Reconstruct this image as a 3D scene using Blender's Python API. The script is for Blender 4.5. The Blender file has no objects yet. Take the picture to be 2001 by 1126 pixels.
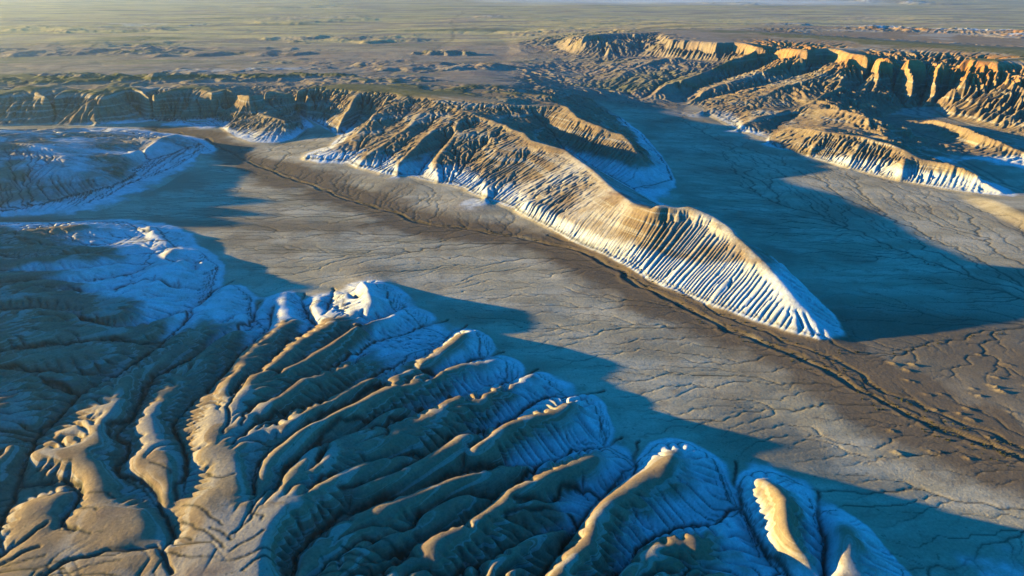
import bpy, math, random
import numpy as np

# ------------------------------------------------------------------ camera, sky, sun, exposure
scene = bpy.context.scene
CAM_H = 200.0
PITCH = math.radians(24.3)
FPX = 1334.0                       # focal length in photograph pixels (24 mm on a 36 mm frame)
SUN_EL = math.radians(8.0)
SUN_AZ = (1.0, -0.12)               # direction the light travels over the ground (x, y)
EXPOSURE = 1.74

cam_data = bpy.data.cameras.new("camera")
cam_data.sensor_width = 36.0
cam_data.lens = 24.0
cam_data.clip_start = 1.0
cam_data.clip_end = 90000.0
cam = bpy.data.objects.new("camera", cam_data)
scene.collection.objects.link(cam)
cam.location = (0, 0, CAM_H)
cam.rotation_euler = (math.pi / 2 - PITCH, 0, 0)
scene.camera = cam

world = bpy.data.worlds.new("World")
scene.world = world
world.use_nodes = True
wn = world.node_tree
bg = wn.nodes["Background"]
sky = wn.nodes.new("ShaderNodeTexSky")
sky.sky_type = 'NISHITA'
sky.sun_disc = False
sky.sun_elevation = SUN_EL
# sun stands towards -SUN_AZ
_sx, _sy = -SUN_AZ[0], -SUN_AZ[1]
sky.sun_rotation = math.atan2(_sx, _sy)
sky.altitude = 300
sky.air_density = 1.0
sky.dust_density = 0.3
sky.ozone_density = 4.0
tint = wn.nodes.new("ShaderNodeMix")          # the deep blue evening sky, evenly over the whole dome
tint.data_type = 'RGBA'; tint.blend_type = 'MULTIPLY'; tint.inputs[0].default_value = 1.0
tint.inputs[7].default_value = (.05, .70, 1.10, 1)
wn.links.new(sky.outputs[0], tint.inputs[6])
wn.links.new(tint.outputs[2], bg.inputs[0])
bg.inputs[1].default_value = 0.135

sun_data = bpy.data.lights.new("sun", 'SUN')
sun_data.energy = 5.0
sun_data.angle = math.radians(0.6)
sun_data.color = (1.0, 0.77, 0.27)
sun = bpy.data.objects.new("sun", sun_data)
scene.collection.objects.link(sun)
_n = math.hypot(*SUN_AZ)
from mathutils import Vector
_dir = Vector((SUN_AZ[0] / _n * math.cos(SUN_EL), SUN_AZ[1] / _n * math.cos(SUN_EL), -math.sin(SUN_EL)))
sun.rotation_euler = _dir.to_track_quat('-Z', 'Y').to_euler()
sun.location = (-300, 0, 400)

scene.view_settings.view_transform = 'Standard'
scene.view_settings.look = 'None'
scene.view_settings.exposure = EXPOSURE
scene.view_settings.gamma = 1.0
scene.cycles.max_bounces = 4
scene.cycles.diffuse_bounces = 0
scene.cycles.volume_bounces = 0
scene.cycles.use_denoising = True

# ------------------------------------------------------------------ survey: photograph bearings -> ground points
SP, CP = math.sin(PITCH), math.cos(PITCH)
def at(px, py, z):
    u = (px - 1000.5) / FPX
    v = (py - 563.0) / FPX
    t = (CAM_H - z) / (SP + v * CP)
    return (t * u, t * (CP - v * SP), z)
def L(*pts):
    return [at(*p) for p in pts]

FLOOR, HILL, CRESTS = [], [], []     # surveyed lines of the valley floor / hill feet, and of crests and gullies
GULLY = []
def floor(*p): FLOOR.append(L(*p))
def hill(*p): HILL.append(L(*p)); CRESTS.append(L(*p))
def gully(*p): HILL.append(L(*p)); GULLY.append(L(*p))
def wfloor(*p): FLOOR.append(list(p))
def whill(*p): HILL.append(list(p)); CRESTS.append(list(p))

# main wash and valley floor
WASH = L((2500,1120,-2),(2300,1030,-1),(2001,905,-.5),(1880,858,0),(1730,788,0),(1600,712,.2),(1480,662,.4),(1380,622,.6),(1290,578,.8),(1200,525,1),(1120,488,1.2),
         (1040,470,1.4),(940,452,1.6),(840,440,1.8),(760,415,2),(650,378,2.5),(560,345,3),(470,310,3.5),(430,290,4),(395,268,4.5),(300,255,5.5))
FLOOR.append(WASH)
floor((1660,690,.4),(1760,690,0),(1850,658,-1.2),(2001,640,-3),(2300,640,-6))
# east valley
floor((1330,235,5),(1400,275,3),(1415,320,0),(1450,365,-2),(1520,400,-4),(1620,440,-5),(1700,470,-5.5),(1850,530,-5),(2001,590,-5),(2300,640,-6))
# foot of the near badlands
floor((1850,1200,1.5),(1790,1126,1.6),(1750,1080,1.8),(1700,1020,2.2),(1640,975,2.6),(1580,925,2.8),(1500,895,3),(1437,900,3),(1380,872,3),(1330,848,3),(1250,858,3),(1215,850,3),
      (1185,775,3),(1110,735,3),(1050,722,3.2),(990,685,3.2),(950,640,3.4),(905,628,3.4),(860,612,3.4),(810,578,3.5),(770,548,3.6),(715,518,3.8),(650,545,4),(590,566,4),(555,556,4),
      (515,580,4),(490,560,4),(455,545,4),(450,505,4.2),(405,480,4.3),(385,455,4.4),(330,432,4.6),(270,424,5),(210,426,5.6),(140,432,6.4),(60,434,7.2),(0,434,7.8),(-200,432,9.2))
# floor up valley
floor((330,425,4.6),(420,425,4),(600,430,3),(760,432,2.2))
floor((430,480,4.2),(560,500,3.3),(700,500,2.8),(900,520,2.4),(1050,560,2.0),(1200,640,1.4),(1400,760,.8),(1600,860,.6),(1800,960,.4),(2001,1050,.2))
floor((1700,640,-.6),(1850,580,-3.4))
floor((1800,760,.2),(2001,760,.6),(2200,760,1))
floor((2001,440,-4),(1800,440,-4.5),(2300,480,-4.5))

# ---- near massif: gullies (mouth -> head)
gully((1437,903,3),(1434,950,3.5),(1447,997,4.5),(1473,1030,5),(1478,1060,5.5),(1490,1085,6),(1520,1110,6.5),(1560,1150,7))
gully((1447,997,4.5),(1420,1003,5),(1395,1025,6),(1370,1030,7),(1330,1027,8),(1300,1040,9),(1270,1055,10),(1240,1075,12),(1220,1110,14),(1195,1140,16))
gully((1600,960,3),(1600,1010,4),(1612,1050,5),(1610,1090,6),(1607,1140,7))
gully((1250,858,3),(1243,895,4),(1228,930,6),(1180,968,8),(1128,1030,13),(1100,1062,15),(1076,1094,17),(1060,1122,19),(1040,1160,22))
gully((1128,1031,13),(1110,1027,14),(1060,1040,16.5),(1020,1054,18),(976,1076,20),(940,1090,22),(900,1105,24),(870,1130,25))
gully((1136,1020,12.4),(1100,996,15.5),(1074,990,17),(1040,996,18.5),(992,1003,21))
gully((1172,972,8.5),(1140,954,11.5),(1096,956,14.5),(1072,969,16.5),(1036,969,18.5),(1012,979,20.5))
gully((1215,852,3),(1196,866,4),(1130,875,6.5),(1080,896,9),(1055,905,10.5),(1022,942,13),(966,960,16),(958,985,17.5),(920,1012,20),(870,1030,22),(846,1045,23),(800,1064,25),(760,1075,27))
gully((964,960,16),(925,957,18.5),(880,970,20.5),(820,1002,23),(802,1026,25))
gully((1055,905,10.5),(1000,905,12),(930,922,14),(880,932,15.5),(800,966,18),(708,1000,20.5),(660,1020,21.5),(600,1062,23),(576,1082,24),(570,1130,25.5))
gully((1180,765,3),(1128,772,4),(1060,776,6.5),(1030,795,8),(1000,814,10),(970,826,12),(920,846,14.5),(886,858,16),(840,889,18.5),(800,911,20.5),(760,931,23),(700,952,26),(664,958,28))
gully((1005,813,9.8),(996,829,12.5),(962,845,16),(948,862,17.5),(916,881,19.5))
gully((840,889,18.5),(800,886,20),(748,893,22.5),(700,905,25),(660,922,27.5),(610,950,30))
gully((1050,724,3.2),(1015,745,4.5),(952,752,6.5),(928,760,8),(864,786,12),(838,793,13.5),(800,813,15.5),(760,830,17.5),(740,845,18.5),(690,858,20.5),(640,880,23.5),(616,904,26.5))
gully((838,793,13.5),(800,797,15),(746,814,17.5),(720,830,18.5),(650,850,21),(626,862,22.5),(566,910,27.5),(550,926,29),(540,950,30.8))
gully((988,687,3.2),(940,703,5),(900,712,6.5),(855,734,9),(790,738,11.5),(760,752,13.5),(724,774,15.5),(700,790,17),(680,800,18),(630,822,22.5),(590,844,25),(530,884,27.8),(508,906,28.8),(498,930,29.6),(490,965,31.2))
gully((915,634,3.4),(877,655,5),(845,688,7.5),(802,702,10),(760,715,12),(720,738,14.5),(690,752,16),(670,766,19),(612,775,23),(590,785,24.5),(552,797,26.5),(536,806,27.6),(500,823,29.2),(474,845,30.5),(458,862,31.5))
gully((650,769,20.4),(618,787,24.5),(580,795,26.6),(550,814,28.2),(524,826,29.3),(500,842,30.6))
gully((880,622,3.4),(820,640,5.5),(776,652,8),(730,668,10),(700,690,13),(650,710,17),(620,722,21.5),(580,740,24.8),(540,770,27.4),(512,781,28.6),(490,788,29.3),(474,806,30.2),(472,828,31.4))
gully((790,600,4),(745,632,9),(690,655,13),(648,674,16),(600,694,19.5),(560,720,22.5),(516,728,25.6),(480,740,27.8),(468,766,29),(448,796,30.3),(438,842,31.8))
gully((590,576,4),(600,612,7),(618,638,10),(570,662,15.5),(540,690,19.5),(510,715,22.5),(470,745,25.5),(450,765,28))
gully((535,605,4.5),(528,635,7.5),(515,652,10.5),(470,690,15),(450,715,17.5),(430,738,20),(400,766,22.5),(370,788,24),(340,820,25.5),(332,842,26),(350,856,26.5),(360,868,27),(361,884,27.5),(368,906,28),(366,926,28.5),(356,946,29.2),(348,975,31))
gully((508,592,4.2),(490,635,7),(455,665,11),(420,682,13.5),(380,700,15.5),(340,715,17.5),(294,734,19.5),(284,762,21),(266,802,22.5),(258,822,23),(222,845,24),(218,862,24.5),(252,872,25),(250,896,26),(232,914,27),(228,930,28),(262,943,28.6),(290,954,29.2),(312,988,30),(330,1022,31.2),(345,1050,32.6))
gully((455,548,4),(419,570,6),(394,592,8),(375,610,9.5),(355,640,11.5),(284,695,15.5),(227,730,18.5),(150,774,21.5),(128,802,22.5),(66,864,24.5),(46,922,26),(28,952,27),(15,990,29),(-10,1030,31))
gully((28,952,27),(80,941,28),(140,942,28.8),(160,949,29.3),(154,970,30),(138,994,30.8),(112,1026,31.8),(134,1040,33))
gully((-60,1110,30),(0,1082,30.8),(50,1048,32),(80,1020,33))
gully((-60,1140,30.5),(0,1102,31.5),(50,1072,32.6),(75,1066,33.2))
gully((80,1126,32.4),(120,1100,32.8),(145,1090,33),(200,1082,33.2),(240,1078,33.4),(300,1068,33.8),(316,1076,34),(322,1100,34.3),(340,1120,34.6))
gully((680,575,4.5),(700,592,6.5),(712,592,8))
gully((652,565,4.2),(645,590,7),(640,606,9))
# crests
hill((1478,928,9),(1492,936,14),(1515,950,17.5),(1538,985,19.5),(1532,1015,19.5),(1540,1045,19),(1555,1065,17.5),(1580,1085,15.5),(1606,1097,12.5))
hill((1515,950,17.5),(1545,975,18.5),(1548,1000,17))
hill((1636,1006,7),(1645,1025,14),(1662,1048,16.5),(1650,1080,16),(1655,1110,15),(1640,1150,15))
hill((1400,1010,8),(1420,1020,9.5),(1430,1035,11),(1420,1060,13),(1400,1085,15),(1380,1095,17),(1360,1050,19),(1330,1045,18),(1290,1065,19),(1258,1085,20),(1235,1105,21.5),(1210,1135,23.5))
hill((1490,1135,9),(1520,1135,10),(1500,1165,13))
hill((1330,866,8),(1312,892,17.5),(1285,915,17),(1250,935,17),(1215,962,18.5),(1190,975,19.5),(1165,1000,21),(1155,1040,22.5),(1150,1062,23.5),(1120,1085,25),(1100,1105,26),(1085,1130,27),(1060,1170,29))
hill((1190,890,10),(1170,893,15),(1150,895,17),(1108,914,19),(1076,922,20),(1050,938,21),(1000,958,22),(984,985,23),(960,996,24),(920,1022,26),(875,1040,28),(840,1060,29))
hill((994,996,22.5),(1046,974,20.5))
hill((1105,1033,15.5),(1076,1036,20),(1040,1050,22),(1000,1072,24),(992,1092,24.5),(985,1130,26))
hill((826,1008,26),(860,985,25),(900,968,23.5),(924,964,21.5))
hill((1150,770,6),(1130,785,12),(1112,790,17),(1080,806,17),(1056,812,17.5),(1036,816,18),(1000,826,19),(976,842,20),(950,868,21.5),(928,880,22.5))
hill((1035,912,14),(1000,914,18),(940,927,22),(880,938,25),(820,965,27),(780,978,28),(742,990,29.5),(735,1005,29),(700,1012,28.8),(660,1040,29.8),(600,1078,30.8),(592,1100,31.3),(590,1135,31.8))
hill((916,850,20.5),(900,855,21.5),(860,880,23.5),(820,907,25),(770,926,27),(710,956,29.5))
hill((790,892,23),(748,899,26),(712,907,28),(670,926,30),(640,950,31),(610,978,32),(590,992,32.6))
hill((1060,728,5),(1035,738,10.5),(1000,765,13.5),(965,766,17),(940,780,18.5),(898,778,19),(858,804,21),(830,816,22),(800,834,23),(784,846,24),(740,864,26),(690,868,27),(640,890,29.5),(610,918,31.5))
hill((562,928,32.5),(600,892,31.2),(630,866,29.5),(660,850,28),(700,838,26),(735,826,24),(760,803,22),(790,790,20))
hill((990,700,6),(972,702,11),(940,710,14),(915,709,14.5),(860,730,17),(812,748,19.5),(785,752,21),(770,756,22),(720,776,25),(660,810,28.5),(630,826,30),(600,838,31),(560,868,32),(520,898,32.6),(505,928,32.8))
hill((925,648,10),(908,652,15),(890,665,15.5),(860,690,16),(820,713,17.5),(770,733,19.5),(734,740,20.5),(690,758,23.5),(670,776,25.5),(640,790,27.5),(600,812,29.5),(560,838,31.5))
hill((825,618,7),(791,606,10),(760,622,14),(727,626,15.5),(700,630,18.5),(680,646,19.5),(650,670,21.5),(606,696,23.5),(556,724,26.5),(530,740,28),(505,765,29.5),(490,775,30))
hill((700,712,19.5),(680,714,21),(650,732,23.5),(596,742,26),(570,760,28),(540,782,29.5),(518,796,30.6))
hill((650,630,18.5),(624,646,20),(600,658,21),(582,668,22),(560,690,24),(536,712,26),(520,724,27.5),(495,735,28.5),(462,775,31))
hill((570,626,16),(530,654,19.5),(500,672,21),(480,692,23),(470,720,25.5),(445,745,28),(420,790,30),(410,850,32))
hill((482,612,14),(450,644,18.5),(416,666,20),(390,693,21),(370,715,23),(340,745,25.5),(325,770,27.5),(300,785,28.5),(290,815,29),(288,850,29.5),(295,880,31),(280,900,32),(300,930,33.2))
hill((705,547,19),(718,568,18.5),(728,590,17),(718,606,15),(700,618,13)); hill((718,568,18.5),(750,580,12),(790,594,6)); hill((705,547,19),(690,566,13),(676,574,9)); hill((705,547,19),(735,552,12),(770,566,5))
hill((668,570,11),(676,588,12),(668,606,11.5))
hill((620,580,9),(612,600,12),(622,622,14),(648,624,16.5))
hill((556,572,9),(550,605,12.5),(562,628,15))
hill((510,604,8),(522,620,9))
hill((446,556,10),(440,585,13),(425,612,14.5),(395,645,17.5),(355,672,20),(300,710,23),(255,735,26),(240,760,28),(236,780,29.5),(214,812,31),(196,840,32),(185,868,32.6))
# plateau of the near massif
hill((60,880,32),(150,885,33),(180,920,33),(190,960,33.3)); hill((60,985,32.4),(110,970,33.2)); hill((190,1000,34),(260,1000,34.2),(280,1040,34.5),(220,1060,34.5))
hill((320,900,33),(330,960,33.4)); hill((400,880,33),(450,890,33.2),(470,960,33.8)); hill((400,980,34.4),(430,1060,35),(380,1120,35.4))
hill((555,985,34),(530,1030,35),(512,1070,35.4),(505,1130,35.8)); hill((240,1110,34.8),(160,1150,34.6))
hill((680,1080,30.8),(740,1130,29.6)); hill((760,1040,29)); hill((650,1120,31.6))
hill((0,880,31),(25,870,31.5),(0,910,32),(-40,940,33))
whill((-300,60,36),(0,60,36),(90,60,28),(150,60,14),(200,60,3),(320,60,1)); whill((-300,110,36),(-100,118,36.5),(0,112,35),(60,100,30))
# left badlands: low, long ribs that fall to the right
def rib_fan(rows, dz):
    for r in rows:
        (hill if dz else gully)(*r)
rib_fan([[(-140,470,23),(0,474,19),(120,479,15),(200,477,11.5),(262,470,7.5),(300,462,6)],
         [(-140,495,25),(0,497,22),(50,508,20),(110,512,17.5),(200,499,13.5),(262,494,10),(310,500,7)],
         [(-140,520,27),(0,527,24),(100,529,20),(180,523,16),(240,512,12.5),(300,520,8.5),(340,522,6.5)],
         [(-140,548,28),(0,547,25.5),(80,546,22.5),(160,549,18.5),(205,541,16),(262,533,12.5),(320,535,8)],
         [(-140,562,29),(0,558,26.5),(110,562,22),(180,571,18.5),(240,562,15),(290,556,12),(350,568,8)],
         [(-140,610,29.5),(0,603,27),(90,602,24),(130,619,21.5),(190,630,18.5),(240,640,16.5),(300,632,13.5),(362,620,10.3)],
         [(-140,690,29.5),(0,682,27.5),(60,676,25.5),(140,668,22.5),(200,660,20),(270,668,17),(318,668,13.6)],
         [(-140,725,30),(0,720,28),(65,716,26),(130,724,23.5),(190,724,21),(232,727,18.4)],
         [(-140,758,30),(0,750,28),(70,742,25.5),(120,756,23),(150,774,21.5)]], 0)
rib_fan([[(0,455,19),(60,449,18.5),(150,440,17.5),(200,446,14),(262,450,9)],
         [(-140,480,29),(0,484,25),(80,480,23),(140,479,21),(210,486,16.5),(275,480,10)],
         [(-140,505,31),(0,511,27),(100,500,23.5),(180,496,20),(240,500,15),(285,508,10)],
         [(-140,535,32),(0,536,29),(100,532,25.5),(150,528,23),(220,520,17),(262,518,13)],
         [(-140,553,32.5),(0,551,29.5),(90,548,27),(160,556,23),(220,552,18),(270,540,14.5)],
         [(-140,585,33.5),(0,578,31),(90,572,28.5),(160,578,25),(230,574,20.5),(275,548,19),(338,484,14)],
         [(-140,650,33.5),(0,625,31.5),(70,604,29),(120,606,27),(180,610,24),(250,600,21),(320,532,17.5),(360,505,15)],
         [(-140,700,33.5),(0,655,31.5),(90,650,28.5),(160,640,25.5),(230,650,22),(290,640,19),(375,600,13.5)],
         [(-140,740,34),(0,702,32),(60,692,30),(120,690,27),(190,690,24),(260,682,20)],
         [(-140,775,34),(0,735,32),(60,728,30),(100,734,27.5),(150,742,25)],
         [(-140,840,34),(0,790,32),(50,760,30),(95,775,27),(60,820,29)]], 1)
hill((292,440,13.5),(300,458,12),(330,478,10)); hill((392,508,13),(385,530,12)); hill((376,512,8),(395,540,7))
# hill outside the frame on the left; its shadow covers the left badlands
whill((-400,258,36),(-425,285,66),(-440,340,68),(-455,410,59),(-475,480,52),(-500,520,40),(-540,545,30))
whill((-520,280,40),(-640,300,30),(-900,300,20)); whill((-760,555,16),(-900,560,14)); whill((-570,572,24),(-600,590,50),(-615,640,62),(-640,720,58),(-690,800,46),(-760,860,30))

# ---- pale dome on the left
hill((-300,300,34),(0,277,37),(60,282,36),(120,296,31),(200,305,26),(262,300,22),(318,268,20),(346,262,19))
hill((346,262,19),(365,280,15),(388,298,8))
hill((120,296,31),(130,330,27),(200,345,20)); hill((40,330,27),(60,350,22)); hill((200,345,20),(265,335,14)); hill((-150,330,30),(0,335,27))
floor((392,302,4.6),(395,325,4.6),(360,345,5),(330,370,5),(250,402,5.3),(200,420,5.7),(140,428,6.2),(60,430,7),(-200,428,9))
hill((280,290,14),(285,330,9.5),(262,355,8),(200,390,8),(150,408,8)); 
floor((395,262,5),(330,250,6.5),(250,246,8),(120,250,11),(0,256,13),(-300,260,14))
# ---- left escarpment
def escarp(rim, foot): hill(*rim); floor(*foot)
escarp([(-300,182,46),(-60,178,46),(0,184,46),(50,172,47),(95,188,45),(140,174,46),(200,188,45),(255,170,47),(300,186,45),(335,174,47),(385,168,47),(415,182,45),(445,174,46),(490,190,44),(530,176,46),(565,180,45),(620,168,47)],
       [(-300,250,13),(0,248,12.5),(60,244,12),(140,246,10.5),(260,243,9),(300,238,8),(350,240,7),(420,238,6.5),(455,230,7),(520,225,8),(585,225,9),(610,240,7)])
hill((70,178,45),(60,200,36),(40,236,16)); hill((150,182,44),(170,205,34),(190,236,17)); hill((395,176,45),(380,200,33),(345,232,14)); hill((440,178,44),(425,205,31),(420,232,12))
hill((540,180,44),(530,200,33),(500,218,15)); hill((600,176,44),(602,196,34))
gully((105,246,11),(110,214,20),(120,190,37)); gully((290,240,8.5),(270,210,21),(240,184,40)); gully((300,238,8.5),(305,208,22),(310,186,38)); gully((470,228,8),(478,206,21),(482,188,36))
# dissected knoll
hill((498,216,24),(520,226,26),(560,236,24),(590,240,17)); hill((450,243,14),(498,222,23)); hill((520,240,20),(510,262,12)); hill((560,250,17),(565,262,11))
floor((428,248,6),(450,268,5.2),(490,284,4.6),(530,287,4.5),(575,274,4.8),(602,252,6))
# ---- long ridge
CREST = [(1625,668,1.2),(1590,628,7),(1550,580,14),(1500,520,22),(1440,462,30),(1400,430,34),(1345,407,37.5),(1325,414,35),(1300,407,36),(1280,411,36),(1240,402,34),(1200,370,34.5),(1165,337,35.5),(1105,293,37.5),(1040,276,39),
         (1020,258,39.5),(985,243,40.5),(955,232,41.5),(900,214,43.5),(840,196,45.5),(760,182,46),(700,176,46.5),(640,172,47)]
SHOULDER = [(1600,658,3.2),(1540,612,8.5),(1470,566,11.5),(1380,526,13.5),(1290,494,14.5),(1200,456,15),(1105,424,14.5),(1030,394,13.5),(1008,392,8)]
hill(*SHOULDER)
hill(*CREST)
floor((1650,672,.8),(1600,668,.9),(1540,655,1),(1480,636,1),(1380,600,1.2),(1280,560,1.4),(1190,508,1.8),(1110,472,2.1),(1060,442,2.5),(990,408,3),(890,368,3.6),(800,347,4.1),(740,342,4.5),(680,324,5),(620,322,5.2),(588,312,5.4),
      (590,300,5.6),(640,285,6.2),(660,268,6.8),(610,240,7.5))
wfloor((205,350,.5),(214,400,-1),(212,460,-2.4),(208,520,-2.6),(192,560,-2),(172,600,-1.4))
# broken front of the ridge's far half: spurs and gullies between crest and foot
gully((1005,412,3),(1000,386,9),(1015,335,20),(1035,300,29)); gully((905,372,3.6),(900,340,11),(930,290,24),(985,258,34))
gully((812,350,4),(830,318,12),(880,270,24),(930,238,37)); gully((742,344,4.5),(750,318,11),(800,275,22),(850,235,33),(880,216,40))
gully((672,324,5),(690,300,12),(740,265,22),(790,225,33),(810,200,41)); gully((640,288,6.2),(690,258,14),(740,225,25),(760,200,36))
gully((660,268,6.8),(690,240,15),(705,215,26),(712,196,38))
hill((955,232,41),(960,270,33),(948,330,19),(950,385,9)); hill((985,243,39.5),(968,300,28)); hill((900,214,44),(890,260,32),(850,310,20),(855,350,9))
hill((880,222,40),(830,270,29),(780,318,16),(775,338,9)); hill((840,200,44),(800,245,32),(720,300,17),(700,322,9)); hill((760,186,45),(720,240,29),(680,280,17),(620,300,10))
hill((640,310,9),(600,300,12),(595,308,9)); hill((700,180,45),(680,215,32),(660,250,16))
# cirque behind the ridge and the second spur
hill((1120,320,14.5),(1137,312,9.5)); gully((1310,402,-1),(1270,388,1.5),(1200,348,5.5),(1140,312,9.5),(1102,290,14),(1082,262,21),(1060,240,29),(1040,218,39))
hill((1040,206,46),(1100,206,46),(1130,228,43),(1175,246,39),(1215,262,34),(1236,284,27),(1258,318,17),(1290,348,6))
hill((1130,228,43),(1120,262,27),(1110,280,17)); hill((1175,246,39),(1150,278,25),(1140,298,14)); hill((1215,262,34),(1200,300,20),(1190,330,9)); hill((1258,300,22),(1255,322,15))
floor((1330,420,-1.8),(1330,360,0),(1300,310,2.4),(1260,262,5.5),(1215,228,11),(1160,196,16))
hill((1160,196,16),(1120,184,28),(1080,178,36)); hill((1150,198,19),(1162,206,18))
# upland behind the rim
hill((1040,206,46),(1000,204,47),(940,198,47.5),(860,188,47.5),(760,170,48),(660,164,48)); hill((1080,190,44),(1000,182,44)); hill((960,168,46.5),(985,166,46)); hill((900,176,44),(800,162,44))
hill((1080,172,37),(960,155,36),(840,140,36),(700,145,38),(560,150,40),(420,152,40),(200,155,40),(0,158,40),(-400,158,40))
hill((1000,112,31),(1100,132,28),(1160,150,22)); hill((780,120,33),(600,110,33),(380,112,33),(0,118,34),(-400,118,34))
hill((850,150,35),(920,140,37),(960,130,34)); hill((1040,70,30),(900,70,28),(640,68,28),(300,68,28),(0,70,28),(-500,70,28))

whill((-3500,4200,22),(0,4200,22),(3500,4200,24)); whill((-3500,800,25),(-3500,2500,25)); whill((3600,1200,50),(3600,3000,40))
# ---- eastern escarpment
RIM = [(1140,70,76),(1175,66,77),(1230,64,78),(1290,62,78),(1310,78,78),(1350,80,78),(1400,84,78),(1440,82,78),(1480,90,79),(1530,92,80),(1580,98,80),(1620,92,80),(1660,104,80),(1720,108,81),(1760,112,81),(1800,112,81),(1850,116,81),(1900,112,82),(1950,116,82),(2001,114,82),(2200,118,82),(2600,140,80)]
hill(*RIM)
hill((1200,56,78),(1400,58,80),(1600,70,82),(1800,86,83),(2001,98,84),(2600,110,84)); hill((1300,45,72),(1600,50,74),(1900,60,76),(2400,70,76))
hill((1560,60,72),(1640,68,66),(1760,78,60),(1900,84,58),(2100,92,58)); hill((1540,52,60),(1700,58,52),(2001,70,50))
hill((1080,92,31),(1090,100,30),(1120,112,29),(1160,122,27),(1190,122,26),(1250,118,30),(1330,126,32),(1420,132,32))
hill((1080,92,31),(1110,80,52),(1140,70,76)); hill((1190,122,27),(1200,104,46),(1190,78,76)); hill((1260,112,34),(1250,90,52),(1240,66,77))
hill((1180,126,27),(1100,140,27),(1060,150,27),(1100,165,22),(1180,172,18)); 
hill((1420,132,32),(1380,150,30),(1300,176,22),(1270,190,15)); hill((1300,120,42),(1240,140,30),(1200,160,24))
gully((1330,192,11),(1360,180,16),(1420,160,24),(1500,136,36),(1560,118,52)); gully((1340,200,10),(1420,190,17),(1500,170,25),(1580,148,36),(1620,130,50))
gully((1260,190,14),(1300,168,20),(1350,150,27),(1400,134,34),(1440,118,48)); gully((1200,178,17),(1230,160,22),(1280,136,31),(1330,118,44))
gully((1492,280,2.2),(1515,250,7),(1560,215,13),(1640,190,22),(1690,165,34),(1700,140,52))
hill((1480,92,79),(1440,118,58),(1390,142,38),(1330,166,27)); hill((1580,100,80),(1540,124,58),(1480,152,36),(1400,176,24),(1345,200,13)); hill((1660,106,80),(1640,130,58),(1590,160,38),(1480,190,24),(1400,210,13),(1360,222,9))
hill((1655,150,46),(1640,175,36),(1600,196,30),(1540,212,22),(1480,232,14),(1440,250,9)); hill((1640,175,36),(1690,200,24),(1720,222,15))
floor((1335,200,8.5),(1380,226,5.5),(1430,252,3.5),(1490,278,2.2))
gully((1720,232,10),(1760,226,9.5),(1790,222,10),(1800,245,8),(1780,262,7.5))
gully((1760,226,9.5),(1765,200,18),(1745,165,36),(1740,135,58)); gully((1790,222,10),(1800,195,19),(1815,160,38),(1810,135,60)); gully((1790,222,10),(1840,195,20),(1860,165,36),(1868,135,60))
hill((1720,110,81),(1715,140,60),(1725,175,34),(1745,205,18)); hill((1775,113,81),(1785,150,56),(1780,190,26)); hill((1835,116,81),(1835,150,60),(1820,190,28)); hill((1900,114,82),(1885,150,62),(1855,180,38),(1815,208,12))
hill((1950,118,82),(1945,150,62),(1935,180,42)); hill((2001,116,82),(1990,150,64),(1975,190,42))
hill((1818,208,11),(1850,200,20),(1900,194,34),(1960,196,38),(2050,205,38),(2300,230,36)); hill((1860,212,20),(1950,228,21),(2040,240,22))
floor((1815,212,9.5),(1850,228,8.5),(1900,246,8),(1960,264,7.5),(2010,277,7),(2300,330,6))
hill((1560,205,24),(1640,222,24),(1720,248,20),(1780,260,14)); 
hill((1650,232,13),(1740,262,10),(1800,280,9)); hill((1790,236,11),(1830,240,14),(1880,258,16),(1920,276,14),(1980,296,10),(2040,312,7))
gully((1760,285,5.5),(1820,300,4),(1900,316,2.5),(2001,340,.5),(2200,390,-4)); gully((1800,262,7.5),(1880,284,6.8),(1960,308,6.2),(2060,330,5.5))
hill((1528,262,12),(1545,245,20),(1600,256,26),(1680,264,28),(1745,282,27),(1790,304,21),(1850,330,14),(1910,356,6),(1975,386,-2.4))
floor((1505,290,1.6),(1560,302,.8),(1640,326,-.6),(1740,352,-2),(1860,374,-3),(1990,396,-4)); gully((1800,312,2.5),(1900,345,-.5),(2001,372,-3))
gully((1578,308,.8),(1585,290,11),(1610,268,22)); gully((1660,332,-.6),(1665,305,12),(1680,280,23)); gully((1760,356,-2),(1762,332,10),(1768,308,20))

# ------------------------------------------------------------------ numeric tools
rng = np.random.default_rng(11)
class Grid:
    def __init__(s, x0, x1, y0, y1, d):
        s.x0, s.y0, s.d = x0, y0, d
        s.nx = int((x1 - x0) / d) + 1; s.ny = int((y1 - y0) / d) + 1
        s.X, s.Y = np.meshgrid(x0 + d * np.arange(s.nx), y0 + d * np.arange(s.ny))
        s.X = s.X.astype(np.float32); s.Y = s.Y.astype(np.float32)
        s.f = {}
    def sample(s, A, x, y):
        fx = np.clip((x - s.x0) / s.d, 0, s.nx - 1.001); fy = np.clip((y - s.y0) / s.d, 0, s.ny - 1.001)
        i = fx.astype(np.int32); j = fy.astype(np.int32); a = (fx - i).astype(np.float32); b = (fy - j).astype(np.float32)
        return (A[j, i] * (1 - a) + A[j, i + 1] * a) * (1 - b) + (A[j + 1, i] * (1 - a) + A[j + 1, i + 1] * a) * b
    def inside(s, x, y, band):
        e = np.minimum(np.minimum(x - s.x0, s.x0 + s.d * (s.nx - 1) - x), np.minimum(y - s.y0, s.y0 + s.d * (s.ny - 1) - y))
        t = np.clip(e / band, 0, 1); return t * t * (3 - 2 * t)
def smooth(a, b, x):
    t = np.clip((x - a) / (b - a), 0, 1); return t * t * (3 - 2 * t)
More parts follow.
